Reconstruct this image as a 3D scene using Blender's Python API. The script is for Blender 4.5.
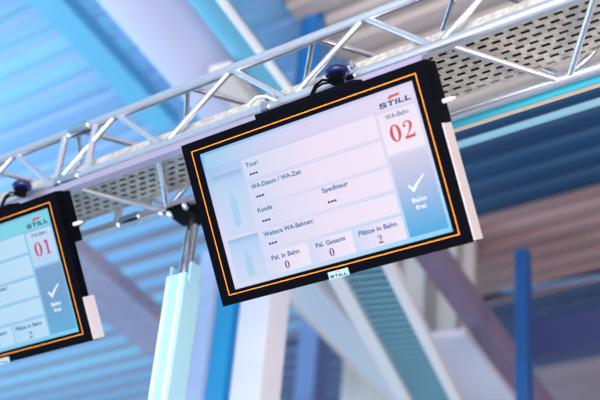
import bpy, bmesh, math, random
from mathutils import Vector, Matrix
random.seed(4)
for _o in list(bpy.data.objects): bpy.data.objects.remove(_o)
SC = bpy.context.scene
COL = SC.collection

# ------------------------------------------------------------------ camera
EYE = Vector((0, 0, 1.6))                      # eye height of a person on the hall floor
CX = Vector((0.80533313, 0.2463301, 0.53922169))   # world X, Y, Z in camera space
CY = Vector((0.58711594, -0.45731439, -0.66795091))
CZ = Vector((0.08205742, 0.85450865, -0.51291476))
ROT = Matrix((CX, CY, CZ))                     # camera -> world
FPX = 1240.0
cd = bpy.data.cameras.new('camera'); cam = bpy.data.objects.new('camera', cd); COL.objects.link(cam)
cam.matrix_world = Matrix.Translation(EYE) @ ROT.to_4x4()
cd.sensor_width = 36; cd.lens = 36 * FPX / 600
cd.clip_start = 0.05; cd.clip_end = 200
cd.dof.use_dof = True; cd.dof.focus_distance = 4.85; cd.dof.aperture_fstop = 1.2
SC.camera = cam

# ------------------------------------------------------------------ world, lamps, exposure
wd = bpy.data.worlds.new('hall_daylight'); SC.world = wd; wd.use_nodes = True
wn = wd.node_tree.nodes; wl = wd.node_tree.links
bg = wn['Background']
tc = wn.new('ShaderNodeTexCoord'); sp = wn.new('ShaderNodeSeparateXYZ'); rp = wn.new('ShaderNodeValToRGB')
mp = wn.new('ShaderNodeMapRange'); mp.inputs[1].default_value = -1; mp.inputs[2].default_value = 1
wl.new(tc.outputs['Generated'], sp.inputs[0]); wl.new(sp.outputs['X'], mp.inputs[0])
wl.new(mp.outputs[0], rp.inputs[0]); wl.new(rp.outputs[0], bg.inputs[0])
rp.color_ramp.elements[0].color = (0.45, 0.78, 1.0, 1); rp.color_ramp.elements[1].color = (0.95, 0.85, 0.95, 1)
bg.inputs[1].default_value = 0.78

def area(name, loc, target, size, power, col):
    l = bpy.data.lights.new(name, 'AREA'); l.shape = 'RECTANGLE'; l.size, l.size_y = size
    l.energy = power; l.color = col
    o = bpy.data.objects.new(name, l); COL.objects.link(o); o.location = loc
    o.rotation_euler = (Vector(target) - Vector(loc)).to_track_quat('-Z', 'Y').to_euler()
    return o
area('front_fill', (-1.0, -5.0, 2.4), (-4.5, 6, 5.0), (6, 4), 1150, (0.97, 0.95, 1.0))  # added fill light behind the camera, no gate built
area('left_fill', (-13, 4.0, 3.0), (-7, 7.5, 7.0), (5, 3), 680, (0.58, 0.86, 1.0))  # added blue fill aimed at the left roof
area('right_warm_fill', (3.0, 2.0, 1.2), (-1.8, 3.6, 4.6), (2, 2), 230, (1.0, 0.78, 0.52))  # added warm fill from below, brightens the tray and truss
vs = SC.view_settings
vs.view_transform = 'Standard'; vs.look = 'None'; vs.gamma = 1; vs.exposure = 0.0
vs.use_curve_mapping = False

# ------------------------------------------------------------------ helpers
def ray(px, py):
    return ROT @ Vector(((px - 300) / FPX, (200 - py) / FPX, -1))
def at_z(px, py, z):
    d = ray(px, py); return EYE + d * ((z - EYE.z) / d.z)
def at_y(px, py, y):
    d = ray(px, py); return EYE + d * (y / d.y)

def lin(c):
    return tuple(((v / 255) / 12.92 if v / 255 <= 0.04045 else ((v / 255 + 0.055) / 1.055) ** 2.4) for v in c)
MATS = {}
def mat(name, rgb, rough=0.5, metal=0.0, var=0.0, vscale=6.0, stretch=(1, 1, 1), bump=0.0, rgb2=None, spec=0.5):
    if name in MATS: return MATS[name]
    m = bpy.data.materials.new(name); m.use_nodes = True
    nt = m.node_tree; b = nt.nodes['Principled BSDF']
    c = lin(rgb)
    b.inputs['Base Color'].default_value = (*c, 1)
    b.inputs['Roughness'].default_value = rough; b.inputs['Metallic'].default_value = metal
    b.inputs['Specular IOR Level'].default_value = spec
    if var or rgb2 or bump:
        t = nt.nodes.new('ShaderNodeTexCoord'); mpn = nt.nodes.new('ShaderNodeMapping'); n = nt.nodes.new('ShaderNodeTexNoise')
        mpn.inputs['Scale'].default_value = stretch; n.inputs['Scale'].default_value = vscale; n.inputs['Detail'].default_value = 4
        nt.links.new(t.outputs['Object'], mpn.inputs[0]); nt.links.new(mpn.outputs[0], n.inputs[0])
        r = nt.nodes.new('ShaderNodeValToRGB'); r.color_ramp.elements[0].position = 0.35; r.color_ramp.elements[1].position = 0.65
        c2 = lin(rgb2) if rgb2 else tuple(v * (1 - var) for v in c)
        r.color_ramp.elements[0].color = (*c2, 1); r.color_ramp.elements[1].color = (*c, 1)
        nt.links.new(n.outputs[0], r.inputs[0]); nt.links.new(r.outputs[0], b.inputs['Base Color'])
        if bump:
            bp = nt.nodes.new('ShaderNodeBump'); bp.inputs['Strength'].default_value = bump; bp.inputs['Distance'].default_value = 0.01
            nt.links.new(n.outputs[0], bp.inputs['Height']); nt.links.new(bp.outputs[0], b.inputs['Normal'])
    MATS[name] = m; return m
def emis(name, stops, axis='Y', strength=1.0, glossy=True):
    """lit display pixels; stops = [(pos, rgb)...] along the object's own generated axis"""
    if name in MATS: return MATS[name]
    m = bpy.data.materials.new(name); m.use_nodes = True
    nt = m.node_tree; b = nt.nodes['Principled BSDF']
    b.inputs['Base Color'].default_value = (0.01, 0.01, 0.012, 1); b.inputs['Roughness'].default_value = 0.35
    b.inputs['Specular IOR Level'].default_value = 0.2
    b.inputs['Emission Strength'].default_value = strength
    if len(stops) == 1:
        b.inputs['Emission Color'].default_value = (*lin(stops[0][1]), 1)
    else:
        t = nt.nodes.new('ShaderNodeTexCoord'); s = nt.nodes.new('ShaderNodeSeparateXYZ'); r = nt.nodes.new('ShaderNodeValToRGB')
        nt.links.new(t.outputs['Generated'], s.inputs[0])
        src = s.outputs[axis] if axis in 'XY' else None
        if axis == 'D':                       # diagonal across the screen
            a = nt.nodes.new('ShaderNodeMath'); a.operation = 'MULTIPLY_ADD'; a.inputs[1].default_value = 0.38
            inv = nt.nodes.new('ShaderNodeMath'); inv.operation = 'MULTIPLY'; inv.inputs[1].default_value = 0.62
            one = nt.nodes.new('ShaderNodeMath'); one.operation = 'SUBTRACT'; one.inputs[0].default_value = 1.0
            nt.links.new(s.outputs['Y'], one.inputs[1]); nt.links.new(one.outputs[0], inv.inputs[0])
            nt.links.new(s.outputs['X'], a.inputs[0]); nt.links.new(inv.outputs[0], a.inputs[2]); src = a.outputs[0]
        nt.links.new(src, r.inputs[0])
        el = r.color_ramp.elements
        while len(el) < len(stops): el.new(0.5)
        for e, (p, c) in zip(el, stops): e.position = p
        for e, (p, c) in zip(el, stops): e.color = (*lin(c), 1)
        nt.links.new(r.outputs[0], b.inputs['Emission Color'])
    MATS[name] = m; return m

def mesh_obj(name, verts, faces, m, parent=None, smooth=False, bevel=0.0):
    me = bpy.data.meshes.new(name); me.from_pydata([tuple(v) for v in verts], [], faces)
    bm = bmesh.new(); bm.from_mesh(me)
    bmesh.ops.recalc_face_normals(bm, faces=bm.faces)
    if bevel:
        bmesh.ops.bevel(bm, geom=[e for e in bm.edges], offset=bevel, segments=2, affect='EDGES', profile=0.7)
    bm.to_mesh(me); bm.free()
    if smooth:
        for p in me.polygons: p.use_smooth = True
    me.materials.append(m)
    o = bpy.data.objects.new(name, me); COL.objects.link(o)
    if parent: o.parent = parent
    return o
class MB:
    def __init__(s): s.v = []; s.f = []
    def add(s, v, f):
        k = len(s.v); s.v += [Vector(p) for p in v]; s.f += [[i + k for i in q] for q in f]; return s
    def box(s, x0, x1, y0, y1, z0, z1):
        v = [(x, y, z) for x in (x0, x1) for y in (y0, y1) for z in (z0, z1)]
        return s.add(v, [[0, 1, 3, 2], [4, 6, 7, 5], [0, 4, 5, 1], [2, 3, 7, 6], [0, 2, 6, 4], [1, 5, 7, 3]])
    def bar(s, a, b, w, h, up=(0, 0, 1)):
        a = Vector(a); b = Vector(b); d = (b - a).normalized(); u = Vector(up)
        sx = d.cross(u).normalized(); uz = sx.cross(d).normalized()
        v = [p + sx * i * w / 2 + uz * j * h / 2 for p in (a, b) for i, j in ((-1, -1), (1, -1), (1, 1), (-1, 1))]
        return s.add(v, [[0, 1, 2, 3], [7, 6, 5, 4], [0, 4, 5, 1], [1, 5, 6, 2], [2, 6, 7, 3], [3, 7, 4, 0]])
    def tube(s, pts, r, n=14, cap=True):
        pts = [Vector(p) for p in pts]; rs = r if isinstance(r, (list, tuple)) else [r] * len(pts)
        rings = []; ref = None
        for i, p in enumerate(pts):
            d = (pts[min(i + 1, len(pts) - 1)] - pts[max(i - 1, 0)]).normalized()
            if ref is None: ref = d.orthogonal().normalized()
            ref = (ref - d * ref.dot(d)).normalized(); q = d.cross(ref)
            rings.append([p + (ref * math.cos(2 * math.pi * k / n) + q * math.sin(2 * math.pi * k / n)) * rs[i] for k in range(n)])
        v = [x for rg in rings for x in rg]
        f = [[i * n + k, i * n + (k + 1) % n, (i + 1) * n + (k + 1) % n, (i + 1) * n + k] for i in range(len(pts) - 1) for k in range(n)]
        if cap: f += [list(range(n))[::-1], [(len(pts) - 1) * n + k for k in range(n)]]
        return s.add(v, f)
    def poly(s, pts2, z0, z1):                # prism from an outline in local X,Y
        n = len(pts2)
        v = [(x, y, z) for z in (z0, z1) for x, y in pts2]
        return s.add(v, [list(range(n))[::-1], list(range(n, 2 * n))] + [[i, (i + 1) % n, n + (i + 1) % n, n + i] for i in range(n)])
    def build(s, name, m, parent=None, smooth=False, bevel=0.0, origin=None):
        vs_ = s.v
        if origin is not None:
            origin = Vector(origin); vs_ = [p - origin for p in vs_]
        o = mesh_obj(name, vs_, s.f, m, parent, smooth, bevel)
        if origin is not None: o.location = origin
        if smooth:
            md = o.modifiers.new('edges', 'EDGE_SPLIT'); md.split_angle = math.radians(50)
        return o
def tag(o, label=None, cat=None, group=None, kind=None):
    if label: o['label'] = label
    if cat: o['category'] = cat
    if group: o['group'] = group
    if kind: o['kind'] = kind
    return o
def empty(name, loc, rot=(0, 0, 0)):
    o = bpy.data.objects.new(name, None); COL.objects.link(o); o.location = loc; o.rotation_euler = rot
    o.empty_display_size = 0.1; return o
def copy_tree(o, parent=None):
    c = o.copy(); COL.objects.link(c)
    if parent: c.parent = parent
    for ch in list(o.children): copy_tree(ch, c)
    return c

DIR = ray(1000, 1145); DIR.z = 0; DIR.normalize()   # the bay's beams and ducts run this way in plan

# ------------------------------------------------------------------ materials
ALU = mat('brushed_aluminium', (225, 228, 238), rough=0.28, metal=0.85, var=0.12, vscale=30, stretch=(1, 8, 8))
STEEL = mat('polished_steel', (205, 215, 225), rough=0.15, metal=1.0)
GALV = mat('galvanised_steel', (222, 216, 206), rough=0.45, metal=0.4, rgb2=(186, 178, 166), vscale=40)
BLACK = mat('black_plastic', (3, 4, 12), rough=0.6, spec=0.04)
BLACKM = mat('black_metal', (4, 5, 12), rough=0.6, spec=0.06)
ORANGE = mat('orange_line', (255, 152, 30), rough=0.5)
GREYC = mat('light_grey_cover', (205, 196, 200), rough=0.5)
NAVY = mat('navy_plastic', (12, 20, 84), rough=0.35)
CYANP = mat('pale_cyan_plastic', (160, 210, 230), rough=0.45)

# ------------------------------------------------------------------ setting
ZC = 7.1
mb = MB().box(-22, 8, -8, 22, -0.1, 0.0)
tag(mb.build('floor', mat('concrete_floor', (190, 195, 205), rough=0.6, var=0.15, vscale=1.5)), kind='structure')

def deck(name, x0, x1, y0, y1, z, m, pitch=0.25, depth=0.045, ang=0.0, flank=None):
    """trapezoid corrugated sheet, ribs along local X, turned by ang in plan"""
    v = []; f = []; prof = []
    y = y0
    while y < y1:
        prof += [(y, 0), (y + pitch * .52, 0), (y + pitch * .64, depth), (y + pitch * .88, depth)]
        y += pitch
    prof.append((y, 0))
    th = 0.006
    for x in (x0, x1):
        for (yy, dz) in prof: v.append((x, yy, dz))
    n = len(prof)
    f = [[i, i + 1, n + i + 1, n + i] for i in range(n - 1)]
    o = mesh_obj(name, v, f, m)
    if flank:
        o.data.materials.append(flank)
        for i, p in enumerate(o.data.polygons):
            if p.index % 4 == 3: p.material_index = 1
    sol = o.modifiers.new('thickness', 'SOLIDIFY'); sol.thickness = th; sol.offset = 1
    o.location = (0, 0, z); o.rotation_euler = (0, 0, ang)
    return o
# the bright corrugated roof of the left bay
PALE = mat('pale_blue_deck', (140, 200, 228), rough=0.5, rgb2=(128, 170, 214), vscale=0.5, stretch=(0.15, 3, 1))
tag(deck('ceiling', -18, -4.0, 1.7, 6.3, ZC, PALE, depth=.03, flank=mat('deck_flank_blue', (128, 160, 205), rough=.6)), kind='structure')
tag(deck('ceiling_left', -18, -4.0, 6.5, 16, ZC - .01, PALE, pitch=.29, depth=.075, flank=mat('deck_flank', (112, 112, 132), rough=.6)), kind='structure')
# right bay: strips of sheet, the varying light level put into their colours
for nm, xs_, (ya, yb), colr in (('ceiling_front', -4.3, (2.0, 6.6), (200, 190, 184)),
                           ('ceiling_middle', -5.0, (6.6, 8.05), (14, 66, 108)),
                           ('ceiling_inner', -6.2, (8.05, 9.35), (172, 138, 138)),
                           ('ceiling_back', -8.6, (9.35, 10.9), (62, 78, 124)),
                           ('ceiling_rear', -9.5, (10.9, 16), (164, 140, 150))):
    tag(deck(nm, xs_, 4, ya, yb, ZC - .07, mat(nm + '_sheet', colr, rough=0.5, var=0.25, vscale=0.9, stretch=(0.3, 2, 1))), kind='structure')

# ------------------------------------------------------------------ the display monitors
TILT = math.atan2(0.831, -0.5562)
ORG = Vector((-2.98175, 2.97427, 1.6 + 2.67724))
H = 0.5946
DM = {}
def flat(name, x0, x1, v0, v1, m, parent, n=0.0, r=0.0):
    """a lit patch of the display: local X = across, local Y = -v (down)"""
    if r:
        pts = []
        for cx, cy, a0 in ((x1 - r, -v0 - r, 0), (x0 + r, -v0 - r, 90), (x0 + r, -v1 + r, 180), (x1 - r, -v1 + r, 270)):
            for k in range(5):
                a = math.radians(a0 + k * 22.5); pts.append((cx + r * math.cos(a), cy + r * math.sin(a)))
    else:
        pts = [(x0, -v1), (x1, -v1), (x1, -v0), (x0, -v0)]
    return MB().poly(pts, n, n + 0.0004).build(name, m, parent)
def text(name, s, x0, x1, vb, cap, m, parent, n, bold=0.0, shear=0.0):
    cu = bpy.data.curves.new(name, 'FONT'); cu.body = s; cu.size = 1; cu.offset = bold + .012; cu.shear = shear; cu.resolution_u = 3
    to = bpy.data.objects.new(name, cu); COL.objects.link(to)
    dg = bpy.context.evaluated_depsgraph_get(); dg.update()
    me = bpy.data.meshes.new_from_object(to.evaluated_get(dg))
    bpy.data.objects.remove(to)
    xs = [v.co.x for v in me.vertices]; a, b = min(xs), max(xs)
    capu = 0.70
    for v in me.vertices:
        v.co = Vector((x0 + (v.co.x - a) / (b - a) * (x1 - x0), -vb + v.co.y / capu * cap, n))
    me.materials.clear(); me.materials.append(m); me.name = name
    o = bpy.data.objects.new(name, me); COL.objects.link(o); o.parent = parent
    return o
def stroke(mbb, pts, z0, z1):
    """pts = (x, y, halfwidth); a ribbon with varying width"""
    L = []; R = []
    for i, (x, y, w) in enumerate(pts):
        x0, y0, _ = pts[max(i - 1, 0)]; x1, y1, _ = pts[min(i + 1, len(pts) - 1)]
        d = math.hypot(x1 - x0, y1 - y0) or 1; nx, ny = -(y1 - y0) / d, (x1 - x0) / d
        L.append((x + nx * w, y + ny * w)); R.append((x - nx * w, y - ny * w))
    n = len(pts)
    for z in (z1,):
        k = [(x, y, z) for x, y in L + R]
        mbb.add(k, [[i, i + 1, n + i + 1, n + i] for i in range(n - 1)])
def digit(mbb, ch, x, yb, w, h, z):
    """serif numerals with thick and thin strokes"""
    if ch == '0':
        n = 28
        v = [(x + w / 2 + w / 2 * math.cos(t), yb + h / 2 + h / 2 * math.sin(t), z) for t in [2 * math.pi * k / n for k in range(n)]]
        v += [(x + w / 2 + w * .205 * math.cos(t), yb + h / 2 + h * .435 * math.sin(t), z) for t in [2 * math.pi * k / n for k in range(n)]]
        mbb.add(v, [[k, (k + 1) % n, n + (k + 1) % n, n + k] for k in range(n)])
    elif ch == '1':
        c = x + w * .52
        mbb.add([(c - w * .13, yb, z), (c + w * .13, yb, z), (c + w * .13, yb + h, z), (c - w * .13, yb + h, z)], [[0, 1, 2, 3]])
        mbb.add([(c - w * .36, yb, z), (c + w * .36, yb, z), (c + w * .36, yb + h * .05, z), (c - w * .36, yb + h * .05, z)], [[0, 1, 2, 3]])
        mbb.add([(c - w * .13, yb + h, z), (c - w * .4, yb + h * .86, z), (c - w * .4, yb + h * .8, z), (c - w * .13, yb + h * .86, z)], [[0, 1, 2, 3]])
    elif ch == '2':
        P = [(.12, .74, .07), (.14, .84, .05), (.25, .93, .05), (.45, .965, .045), (.66, .91, .085), (.74, .76, .125), (.68, .6, .11), (.5, .4, .06), (.28, .2, .04), (.12, .08, .04)]
        stroke(mbb, [(x + a * w, yb + b * h, hw * w) for a, b, hw in P], z, z)
        stroke(mbb, [(x + a * w, yb + b * h, hw * w) for a, b, hw in [(.04, .075, .1), (.5, .08, .11), (.92, .09, .1)]], z, z)
        mbb.add([(x + w * .84, yb + h * .03, z), (x + w * .97, yb + h * .26, z), (x + w * .9, yb + h * .26, z), (x + w * .74, yb + h * .12, z)], [[0, 1, 2, 3]])
        v = [(x + w * .2 + w * .12 * math.cos(t), yb + h * .74 + h * .07 * math.sin(t), z) for t in [2 * math.pi * k / 10 for k in range(10)]]
        mbb.add(v, [list(range(10))])
def logo(x0, x1, vb, cap, z, letters, flag, parent):
    """bold extended slanted capitals under a three-sided flag"""
    W_ = x1 - x0; mbb = MB(); sl = 0.18; cw = W_ / 4.75
    def q(x, y, w, h):
        mbb.add([(x + y * sl, -vb + y, z), (x + w + y * sl, -vb + y, z), (x + w + (y + h) * sl, -vb + y + h, z), (x + (y + h) * sl, -vb + y + h, z)], [[0, 1, 2, 3]])
    t = cap * .24; sw = cap * .42; x = x0
    w = cw * 1.05                                       # S
    q(x, 0, w, t); q(x, (cap - t) / 2, w, t); q(x, cap - t, w, t); q(x, cap / 2, sw, cap / 2); q(x + w - sw, 0, sw, cap / 2)
    x += cw * 1.22
    q(x, cap - t, w, t); q(x + (w - sw) / 2, 0, sw, cap); x += cw * 1.2      # T
    q(x, 0, sw, cap); x += sw + cw * .18                                      # I
    w = cw * .9
    for _ in range(2):                                                        # L L
        q(x, 0, sw, cap); q(x, 0, w, t); x += cw * 1.02
    o1 = mbb.build('wordmark', letters, parent)
    fx = x0 + W_ * .30; fw = W_ * .42; fy = -vb + cap * 1.3; fh = cap * .72
    o2 = mesh_obj('flag_emblem', [(fx, fy, z), (fx + fw * .3, fy, z), (fx + fw * .34, fy + fh * .3, z), (fx + fw * .88, fy + fh * .3, z), (fx + fw, fy + fh, z), (fx + fw * .2, fy + fh, z)],
                  [[0, 1, 2, 5], [2, 3, 4, 5]], flag, parent)
    return o1, o2

def monitor(num, loc, pal, label, cover_top=-0.2):
    k = num
    root = empty('display_monitor', loc, (TILT, 0, 0))
    tag(root, label, 'monitor', 'hanging lane display monitors')
    E = lambda nm, *st, **kw: emis(nm + k, list(st), **kw)
    # casing: a front ring around the display and a shallow body
    x0, x1, v0, v1 = -0.044, 1.094, -0.036, 0.632
    a0, a1, b0, b1 = 0.029, 1.027, 0.020, 0.578
    fr = MB()
    O = [(x0, -v0), (x1, -v0), (x1, -v1), (x0, -v1)]; I = [(a0, -b0), (a1, -b0), (a1, -b1), (a0, -b1)]
    v = [(x, y, 0) for x, y in O] + [(x, y, 0) for x, y in I] + [(x, y, -0.012) for x, y in I] + [(x, y, -0.045) for x, y in O]
    f = []
    for i in range(4):
        j = (i + 1) % 4
        f += [[i, j, 4 + j, 4 + i], [4 + i, 4 + j, 8 + j, 8 + i], [i, 12 + i, 12 + j, j]]
    f.append([12, 13, 14, 15]); f.append([8, 9, 10, 11])
    fr.add(v, f); cas = fr.build('casing', BLACK, root)
    ln = MB(); t = 0.0032
    ln.box(0, 1.05, -t, 0, -.001, .0012); ln.box(0, 1.05, -H, -H + t, -.001, .0012)
    ln.box(0, t, -H + t, -t, -.001, .0012); ln.box(1.05 - t, 1.05, -H + t, -t, -.001, .0012)
    tag(ln.build('accent_line', ORANGE, root), 'thin orange line around the black front frame')
    rh = MB().box(0.03, 1.085, -0.615, cover_top, -0.072, -0.0455); rh.build('rear_housing', GREYC, root, bevel=0.004)
    sd = MB().box(1.0945, 1.099, -0.628, cover_top, -0.072, -0.003); tag(sd.build('side_cover', GREYC, root, bevel=0.001), 'light grey side cover')
    mh = MB().box(0.88, 1.09, -0.195, 0.034, -0.1, -0.0455); mh.build('cable_housing', BLACKM, root, bevel=0.004)
    mr = MB().box(0.33, 0.79, 0.0365, 0.056, -0.085, -0.012); mr.build('mounting_rail', BLACKM, root, bevel=0.003)
    cn = MB().tube([(1.09, -0.12, -0.07), (1.125, -0.12, -0.07)], 0.009, 12); cn.tube([(1.125, -0.12, -0.07), (1.14, -0.12, -0.07)], 0.006, 10)
    cn.build('side_connector', mat('white_plastic', (225, 225, 230), rough=.4), root, smooth=True)
    for bx in (0.40, 0.72):
        br = MB().box(bx - .02, bx + .02, 0.040, 0.052, -0.188, -0.03)
        br.build('hanger', BLACKM, root)
    # the lit display
    z = -0.008
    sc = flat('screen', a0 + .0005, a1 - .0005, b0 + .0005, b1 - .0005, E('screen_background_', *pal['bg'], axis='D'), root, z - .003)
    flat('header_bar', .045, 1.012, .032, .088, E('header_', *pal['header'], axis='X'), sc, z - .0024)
    rows = [(.095, .182), (.192, .284), (.294, .378), (.388, .465)]
    for a, b in rows:
        flat('row_panel', .216, .838, a, b, E('row_', *pal['row'], axis='X'), sc, z - .0024, r=.004)
        flat('row_line', .222, .832, b - .003, b - .0015, E('line_', pal['line']), sc, z - .0018)
    for a, b in ((.216, .412), (.420, .617), (.625, .838)):
        flat('count_panel', a, b, .475, .560, E('row_', *pal['row'], axis='X'), sc, z - .0024, r=.004)
    for a, b in ((.125, .372), (.385, .560)):
        flat('icon_panel', .053, .205, a, b, E('icon_', *pal['icon']), sc, z - .0024, r=.004)
        c = .125; m_ = (a + b) / 2 + .01; hh = (b - a) * .33
        mesh_obj('pictogram', [(c, -(m_ - hh), z - .0018), (c + .024, -(m_ - hh * .1), z - .0018), (c + .016, -(m_ + hh), z - .0018), (c - .016, -(m_ + hh), z - .0018), (c - .012, -(m_ - hh * .1), z - .0018)], [[0, 1, 2, 3, 4]], E('pict_', pal['pict']), sc)
    flat('number_card', .850, 1.010, .100, .252, E('card_', *pal['card']), sc, z - .0024, r=.004)
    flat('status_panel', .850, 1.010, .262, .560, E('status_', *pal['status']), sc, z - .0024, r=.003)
    TX = E('caption_', pal['text']); DK = E('value_', pal['dark']); WH = E('white_', pal['white'])
    zt = z - .0012
    cap = .0175
    for s, u0, u1, vb in (('Tour:', .232, .294, .130), ('WA-Datum / WA-Zeit', .230, .472, .217), ('Kunde', .232, .303, .312), ('Spediteur', .539, .658, .312),
                          ('Weitere WA-Bahnen:', .230, .468, .409), ('Pal. in Bahn', .238, .372, .505), ('Pal. Gesamt', .450, .585, .505), ('Plätze in Bahn', .645, .812, .505)):
        text('caption', s, u0, u1, vb, cap, TX, sc, zt, bold=.012)
    for u, vv in ((.240, .160), (.243, .251), (.241, .349), (.552, .352), (.244, .441)):
        d = MB()
        for i in range(3): d.add([(u + i * .014, -vv - .0036, zt), (u + i * .014 + .011, -vv - .0036, zt), (u + i * .014 + .011, -vv + .0036, zt), (u + i * .014, -vv + .0036, zt)], [[0, 1, 2, 3]])
        d.build('dashes', DK, sc)
    for u, ch in ((.302, '0'), (.512, '0'), (.730, '2')):
        d = MB(); digit(d, ch, u - .0105, -.551, .021, .031, zt); d.build('count_number', DK, sc)
    logo(.868, 1.000, .082, .0185, zt, E('logo_', pal['logo']), E('flag_', pal['flag']), sc)
    text('caption', 'WA-Bahn', .880, .978, .126, .0175, E('caption_', pal['text']), sc, zt)
    d = MB(); digit(d, '0', .882, -.214, .046, .064, zt); digit(d, k[-1], .937, -.214, .048, .064, zt)
    tag(d.build('lane_number', E('number_', pal['num']), sc), 'red serif lane number ' + k)
    c = MB(); stroke(c, [(.899, -.376, .0045), (.916, -.399, .006)], 0, zt); stroke(c, [(.9115, -.402, .006), (.932, -.380, .0055), (.970, -.352, .003)], 0, zt)
    c.build('check_mark', WH, sc)
    text('status_text', 'Bahn', .897, .957, .442, .0165, WH, sc, zt, bold=.015)
    text('status_text', 'frei', .905, .947, .469, .0165, WH, sc, zt, bold=.015)
    # maker's plate on the lower frame
    bp = MB().box(.477, .568, -.634, -.606, .0002, .0025); pl = bp.build('brand_plate', mat('plate_blue_grey', (150, 190, 212), rough=.4), root)
    logo(.483, .560, .630, .0105, .0028, BLACK, mat('plate_orange', (245, 140, 30), rough=.5), pl)
    return root

pal2 = dict(
    bg=[(0, (112, 186, 234)), (.16, (180, 202, 238)), (.38, (220, 212, 240)), (.62, (216, 218, 243)), (.86, (176, 216, 245)), (1, (132, 206, 246))],  # viewing-angle and grading tint painted into the screen gradient
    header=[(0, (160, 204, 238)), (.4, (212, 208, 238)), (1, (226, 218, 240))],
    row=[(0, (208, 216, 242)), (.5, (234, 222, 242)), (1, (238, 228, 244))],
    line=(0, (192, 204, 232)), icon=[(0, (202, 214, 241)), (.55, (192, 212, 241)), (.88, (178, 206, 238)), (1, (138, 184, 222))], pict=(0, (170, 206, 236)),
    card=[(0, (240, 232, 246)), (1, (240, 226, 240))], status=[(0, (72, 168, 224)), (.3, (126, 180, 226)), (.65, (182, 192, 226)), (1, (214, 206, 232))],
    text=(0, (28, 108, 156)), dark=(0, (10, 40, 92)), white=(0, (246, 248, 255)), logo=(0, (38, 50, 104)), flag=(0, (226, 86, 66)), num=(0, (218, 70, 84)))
pal1 = dict(
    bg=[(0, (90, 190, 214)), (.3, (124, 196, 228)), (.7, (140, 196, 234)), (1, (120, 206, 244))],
    header=[(0, (132, 206, 226)), (1, (120, 210, 226))],
    row=[(0, (170, 212, 240)), (1, (186, 220, 244))],
    line=(0, (130, 176, 212)), icon=[(0, (180, 210, 240)), (1, (128, 180, 222))], pict=(0, (160, 200, 232)),
    card=[(0, (176, 208, 238)), (1, (190, 218, 242))], status=[(0, (96, 170, 214)), (.5, (110, 158, 204)), (1, (122, 158, 202))],
    text=(0, (44, 96, 150)), dark=(0, (8, 26, 70)), white=(0, (236, 246, 255)), logo=(0, (36, 50, 104)), flag=(0, (212, 44, 84)), num=(0, (200, 32, 96)))
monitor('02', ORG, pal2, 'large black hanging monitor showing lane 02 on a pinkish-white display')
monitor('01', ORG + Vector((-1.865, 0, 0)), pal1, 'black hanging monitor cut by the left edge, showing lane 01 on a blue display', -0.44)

# ------------------------------------------------------------------ the box truss and what it carries
YF, YR, ZL, ZU = 3.12, 3.53, 1.6 + 2.895, 1.6 + 3.175
XA, XB = -6.4, 1.2
tr = empty('lighting_truss', ((XA + XB) / 2, YF, ZL))
tag(tr, 'long aluminium box truss carrying both monitors', 'truss')
o_ = tr.location.copy()
def tpart(mbb, name, m=ALU, smooth=True):
    mbb.v = [p - o_ for p in mbb.v]; return mbb.build(name, m, tr, smooth=smooth)
for (y, z) in ((YF, ZL), (YF, ZU), (YR, ZL), (YR, ZU)):
    tpart(MB().tube([(XA, y, z), (XB, y, z)], 0.0235, 20), 'chord')
def brace(a, b, r=0.0135): tpart(MB().tube([a, b], r, 12), 'brace')
x = -6.02
k = 0
while x < 1.0:
    if not (-4.05 < x < -3.9):
        pass
    brace((x, YF, ZL), (x + .34, YF, ZU)); brace((x + .34, YF, ZU), (x + .68, YF, ZL))          # front face
    brace((x, YR, ZU), (x + .34, YR, ZL)); brace((x + .34, YR, ZL), (x + .68, YR, ZU))          # rear face
    brace((x + .04, YF, ZL), (x + .30, YR, ZL)); brace((x + .34, YR, ZL), (x + .64, YF, ZL), .012)   # underside
    brace((x + .09, YF, ZU), (x + .36, YR, ZU)); brace((x + .40, YR, ZU), (x + .77, YF, ZU), .012)   # top
    x += .68
for xx in (-3.97, -3.77): brace((xx, YF, ZL), (xx, YF, ZU), .017); brace((xx, YR, ZL), (xx, YR, ZU), .017)
for xx in (-3.87,):                                                                             # coupled section joint
    for (y, z) in ((YF, ZL), (YF, ZU), (YR, ZL), (YR, ZU)):
        tpart(MB().tube([(xx - .07, y, z), (xx - .06, y, z), (xx + .06, y, z), (xx + .07, y, z)], [.026, .031, .031, .026], 16), 'coupler', STEEL)

# perforated cable tray lying inside the truss
def tray():
    y0, y1, z = 3.165, 3.485, ZL + .045; X0, X1 = -6.0, 1.0
    rows = 9; ph = (y1 - y0) / rows; v = []; f = []
    def quad(xa, xb, ya, yb):
        k = len(v); v.extend([(xa, ya, z), (xb, ya, z), (xb, yb, z), (xa, yb, z)]); f.append([k, k + 1, k + 2, k + 3])
    for r in range(rows):
        ya = y0 + r * ph
        quad(X0, X1, ya, ya + ph * .32); quad(X0, X1, ya + ph * .72, ya + ph)
        off = .03 if r % 2 else 0; xx = X0; quad(xx, xx + .02 + off, ya + ph * .32, ya + ph * .72); xx += .02 + off
        while xx < X1 - .06:
            quad(xx + .036, xx + .06, ya + ph * .32, ya + ph * .72); xx += .06
    mbb = MB().add(v, f)
    mbb.box(X0, X1, y0 - .003, y0, z, z + .06); mbb.box(X0, X1, y1, y1 + .003, z, z + .06)
    o = mbb.build('cable_tray', GALV); tag(o, 'perforated galvanised cable tray running inside the truss', 'cable tray')
tray()
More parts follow.
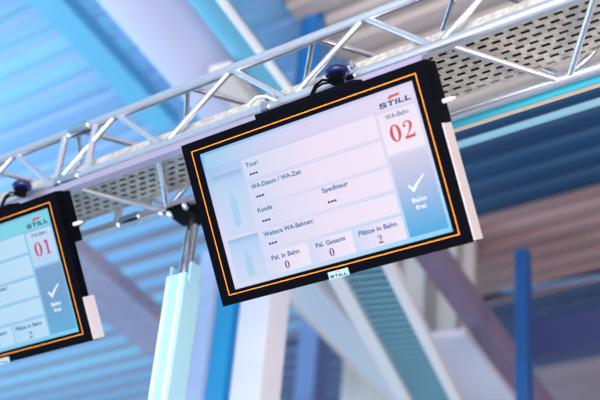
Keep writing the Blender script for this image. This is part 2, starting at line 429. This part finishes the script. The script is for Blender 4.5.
for i, (yy, r, c) in enumerate(((3.19, .016, (20, 30, 48)), (3.235, .019, (16, 20, 30)), (3.29, .022, (24, 28, 34)), (3.345, .018, (18, 24, 40)), (3.39, .016, (30, 30, 34)), (3.44, .02, (14, 22, 40)))):  # dark tubes added inside the tray to darken its slots
    pts = [(-5.9 + t * .345, yy + random.uniform(-.004, .004), ZL + .0455 + r) for t in range(20)]
    o = MB().tube(pts, r, 10).build('slot_darkening_cable', mat('cable_%d' % i if False else 'cable_sheath', (20, 26, 42), rough=.5), smooth=True)
    tag(o, 'dark cable added in the perforated cable tray to darken its slots', 'cable', 'cables added to darken the tray slots')

# flat carrying rail clamped under the front chord
tpart(MB().box(-4.95, -1.99, YF - .022, YF + .018, ZL - .066, ZL - .032), 'mounting_rail', mat('pinkish_aluminium', (206, 190, 212), rough=.3, metal=.7), smooth=False)
for xx in (-4.5, -3.93, -2.73, -2.31):
    c = MB().tube([(xx - .018, YF, ZL), (xx + .018, YF, ZL)], .033, 18); c.box(xx - .012, xx + .012, YF - .012, YF + .012, ZL + .028, ZL + .052)
    c.tube([(xx, YF - .02, ZL + .03), (xx, YF - .02, ZL + .06)], .007, 8)
    tpart(c, 'clamp', STEEL)

def plug(px, py, lab):
    p = at_y(px, py, YF - .075)
    r = empty('beacon_cap', p); tag(r, lab, 'connector', 'navy blue caps with black cables')
    m = MB(); prof = [(0, .0), (.030, .0), (.041, .010), (.043, .022), (.038, .034), (.022, .042), (0.0005, .044)]
    n = 24; v = []; f = []
    for (rr, zz) in prof:
        for k in range(n):
            a = 2 * math.pi * k / n; v.append((rr * 1.2 * math.cos(a), rr * math.sin(a), zz * .85 - .02))
    for i in range(len(prof) - 1):
        for k in range(n): f.append([i * n + k, i * n + (k + 1) % n, (i + 1) * n + (k + 1) % n, (i + 1) * n + k])
    m.add(v, f); m.build('cap', NAVY, r, smooth=True)
    m = MB().tube([(0, 0, -.045), (0, 0, -.018)], .030, 18); m.build('base', BLACKM, r, smooth=True)
    m = MB().tube([(-.03, 0, -.03), (-.06, -.01, -.022), (-.09, -.012, -.04), (-.12, .0, -.075)], .006, 10)
    m.tube([(-.03, 0, -.04), (-.055, -.012, -.043), (-.085, -.01, -.05), (-.11, .0, -.075)], .0045, 8); m.build('lead', BLACKM, r, smooth=True)
plug(337, 72, 'navy blue oval cap with black cable on the truss above the lane 02 monitor')
plug(22, 186, 'navy blue oval cap on the truss above the lane 01 monitor')
wl_ = MB(); A = at_y(252, 106, YF + .0)
pts = [at_y(*q, YF - .06) for q in ((248, 108), (251, 102), (257, 97), (265, 96), (272, 99), (277, 101))]
tag(wl_.tube(pts, .006, 10).build('white_cable', mat('white_cable_sheath', (215, 220, 228), rough=.4), smooth=True), 'short white cable looping over the truss chord near the 02 monitor', 'cable')

# ------------------------------------------------------------------ support post under the truss
pp = Vector((-3.55, 3.62, 0)); ps = empty('support_post', pp); tag(ps, 'pale cyan square post with a chrome pipe on top, clamped to the truss', 'post')
q = MB()
q.tube([(0, 0, 1.6 + 2.35), (0, 0, 1.6 + 2.90)], .031, 24); tag(q.build('pipe', STEEL, ps, smooth=True), 'chrome pipe')
q = MB(); w = .058
q.box(-w, w, -w, w, .02, 1.6 + 2.54); q.build('sleeve', CYANP, ps, bevel=.008)
for sx in (-1, 1):
    q = MB().box(sx * w - .006, sx * w + .006, -.035, .035, 1.6 + 2.50, 1.6 + 2.60); q.build('lug', CYANP, ps, bevel=.002)
    q = MB().bar((sx * (w - .02), -w - .004, .3), (sx * (w - .02), -w - .004, 1.6 + 2.53), .012, .008, up=(1, 0, 0)); q.build('edge_strip', mat('white_strip', (222, 240, 248), rough=.4), ps)
q = MB().box(-.13, .13, -.13, .13, 0, .02); q.build('foot_plate', GALV, ps, bevel=.003)
q = MB().box(-.06, .06, -.125, .035, 1.6 + 2.835, 1.6 + 2.868); q.box(-.045, .045, -.063, .035, 1.6 + 2.868, 1.6 + 2.94); q.build('clamp', BLACKM, ps)
for (a, b, c) in ((-.10, -.10, 2.86), (-.07, -.13, 2.83), (.06, -.12, 2.84), (-.03, -.12, 2.82)):
    q = MB().tube([(a, b, 1.6 + c), (a + .02, b - .035, 1.6 + c - .01)], [.014, .011], 6); q.tube([(a + .02, b - .035, 1.6 + c - .01), (a + .028, b - .05, 1.6 + c - .012)], .006, 8)
    q.build('bolt', STEEL, ps)

# ------------------------------------------------------------------ pipes parallel to the truss
def xpipe(name, y, z, r, m, x0, x1, lab, cat):
    o = MB().tube([(x0, y, z), (x1, y, z)], r, 18).build(name, m, smooth=True, origin=(x0, y, z)); tag(o, lab, cat); return o
xpipe('cream_conduit', 3.70, 1.6 + 2.955, .011, mat('cream_paint', (236, 214, 190), rough=.45), -3.4, 1.4, 'thin cream conduit running beside the truss, right of the 02 monitor', 'pipe')
xpipe('cyan_gleam_tube', 3.60, 1.6 + 2.905, .018, mat('cyan_gleam_colour', (70, 200, 228), rough=.3), -3.3, 1.4, 'cyan tube added for the cyan gleam on the rear chord of the truss, right of the 02 monitor', 'pipe')  # added tube, its colour imitates cyan light on the rear chord
xpipe('water_pipe', 4.25, 1.6 + 3.3, .018, mat('pale_teal_gloss', (150, 205, 225), rough=.2, spec=.8), -3.4, 1.8, 'glossy pale teal pipe below the cream conduit', 'pipe')
# ------------------------------------------------------------------ the hall behind
def dbeam(name, px, py, z, back, fwd, w, h, m, lab, cat, bevel=.01, tube=False):
    """beam or duct along DIR at height z, passing through the point seen at px,py"""
    c = at_z(px, py, z); a = c - DIR * back; b = c + DIR * fwd
    mb_ = MB()
    if tube: mb_.tube([a, b], w / 2, 28)
    else: mb_.bar(a, b, w, h)
    o = mb_.build(name, m, smooth=tube, bevel=0 if tube else bevel, origin=a); tag(o, lab, cat); return o
def column(name, px, py, y, w, d, m, lab, cat, top, bottom=0.0, round_=False):
    p = at_y(px, py, y); q = MB()
    if round_: q.tube([(0, 0, bottom), (0, 0, top)], w / 2, 24)
    else: q.box(-w / 2, w / 2, -d / 2, d / 2, bottom, top)
    o = q.build(name, m, smooth=round_, bevel=0 if round_ else .006); o.location = (p.x, y, 0); tag(o, lab, cat); return o

LAV = mat('lavender_white_paint', (206, 206, 232), rough=.45)
dbeam('ventilation_duct', 178, 20, 6.6, 5, 1.6, .62, 0, LAV, 'wide pale lavender round duct above the truss, upper left', 'duct', tube=True)
dbeam('blue_duct', 232, 30, 6.35, 4, .75, .20, 0, mat('cyan_cream_paint', (110, 190, 220), rough=.3), 'narrow cyan round duct beside the wide lavender duct', 'duct', tube=True)
dbeam('white_tube', 256, 46, 5.9, 4, .62, .05, 0, mat('white_gloss', (244, 248, 255), rough=.3), 'bright white tube slanting down to the truss above monitor 02', 'pipe', tube=True)
dbeam('sky_blue_beam', 104, 55, 6.9, 3.4, .9, .22, .12, mat('sky_blue_paint', (104, 184, 218), rough=.5), 'sky blue beam under the pale blue ceiling at upper left', 'beam')
dbeam('speckled_beam', 138, 318, 5.6, 1.5, 2.6, .44, .12, mat('speckled_grey', (172, 168, 190), rough=.7, rgb2=(132, 132, 164), vscale=45), 'speckled grey beam slanting down between monitor 01 and the cyan post', 'beam')
dbeam('cream_beam', 238, 92, 6.2, .25, 1.4, .16, .1, mat('cream_board', (216, 208, 200), rough=.6), 'short cream beam behind the truss left of the white tube', 'beam')
column('blue_downpipe', 311, 45, 5.2, .17, .17, mat('deep_blue_gloss', (24, 112, 184), rough=.25, spec=.7), 'upright blue pipe dropping from the ceiling above monitor 02', 'pipe', ZC, 5.4, True)
column('lavender_upright', 205, 350, 5.0, .14, .14, mat('lavender_upright_paint', (172, 194, 230), rough=.5), 'lavender upright just right of the cyan post', 'upright', 5.22)
column('blue_upright', 225, 350, 5.02, .135, .10, mat('vivid_blue_paint', (40, 160, 218), rough=.4), 'vivid blue upright under the left corner of monitor 02', 'upright', 4.95)
column('white_upright', 260, 350, 5.0, .22, .18, mat('white_upright_paint', (226, 228, 240), rough=.5), 'wide white upright below the middle of monitor 02', 'upright', 4.95)
column('grey_blue_upright', 312, 370, 8.6, .22, .2, mat('grey_blue_paint', (112, 134, 180), rough=.5), 'grey blue upright between the white upright and the conveyor ladder', 'upright', 7.0)

# cable ladder running along the hall
def ladder():
    c = at_z(389, 320, 4.9); D = ray(905, 1290).normalized(); a = c - D * .95; L = 2.3
    s = D.cross(Vector((0, 0, 1))).normalized(); nrm = s.cross(D).normalized()
    r = empty('cable_ladder', a); tag(r, 'white railed cable ladder slanting away under monitor 02', 'cable ladder')
    W = .34
    mw = mat('white_rail', (232, 234, 240), rough=.35); mr_ = mat('teal_rung', (128, 186, 208), rough=.4, metal=.3)
    for sg, ww in ((-1, .09), (1, .07)):
        q = MB().bar(s * sg * W / 2, D * L + s * sg * W / 2, ww, .06, up=nrm); q.build('rail', mw, r, bevel=.004)
    n = 36
    for i in range(n):
        p = D * (L * (i + .5) / n)
        q = MB().bar(p - s * (W / 2 - .03), p + s * (W / 2 - .03), .028, .018, up=nrm); q.build('rung', mr_, r)
    q = MB().bar(nrm * .028, D * L + nrm * .028, W - .08, .008, up=nrm); tag(q.build('bottom_sheet', mat('dark_teal_sheet', (24, 66, 92), rough=.5), r), 'dark teal sheet')
ladder()
dbeam('cream_rail', 322, 322, 5.5, 1.3, 2.6, .12, .10, mat('warm_cream', (226, 208, 196), rough=.5), 'warm cream beam left of the cable ladder', 'beam')
dbeam('white_rail_beam', 352, 338, 5.3, 1.1, 2.4, .26, .08, mat('white_rail', (222, 226, 236)), 'wide white beam between cream beam and cable ladder', 'beam')
# cream partition with standards
pa = at_y(418, 320, 8.2)
pr = empty('partition_panel', (pa.x, 8.2, 0)); tag(pr, 'cream upright partition with thin posts below the right half of monitor 02', 'partition')
MB().box(-.75, .55, -.02, .02, 0, 7.0).build('board', mat('cream_panel', (206, 196, 190), rough=.6, var=.12, vscale=3, stretch=(3, 1, .3)), pr, bevel=.004)
for xx, cc in ((-.2, 'grey'), (.1, 'grey'), (.17, 'grey'), (.42, 'grey')):
    MB().box(xx - .012, xx + .012, -.05, -.021, 0, 7.0).build('post', mat('grey_post', (128, 118, 122), rough=.5), pr)
dbeam('lavender_glow_board', 472, 378, 5.4, .8, 1.6, .42, .06, mat('lavender_glow', (232, 228, 244), rough=.5), 'broad lavender white board standing in for a soft glow left of the mauve beam', 'board')  # added board, its pale colour stands in for a soft glow
dbeam('mauve_beam', 487, 330, 5.5, 1.35, 2.0, .16, .16, mat('mauve_speckle', (150, 132, 158), rough=.7, rgb2=(124, 110, 140), vscale=45), 'mauve speckled beam slanting down right of the cream partition', 'beam')
column('blue_post', 524, 350, 6.6, .085, .085, mat('royal_blue_paint', (22, 80, 144), rough=.4), 'slim blue post standing right of the mauve beam', 'post', 5.7)
# dark cross girder at lower right
g0 = at_z(532, 362, 6.2)
MBg = MB().box(0, 6, -.1, .1, 6.2, 6.55); og = MBg.build('cross_girder', mat('indigo_paint', (66, 76, 128), rough=.5), bevel=.01); og.location = (g0.x, g0.y, 0)
tag(og, 'dark indigo girder across the lower right corner', 'girder')
t0 = at_z(500, 292, 6.85)
ot = MB().tube([(0, 0, 0), (5, 0.7, 0)], .018, 10).build('thin_conduit', mat('light_blue_paint', (120, 160, 210), rough=.4), smooth=True); ot.location = t0
tag(ot, 'thin light blue conduit crossing under the right bay ceiling', 'pipe')
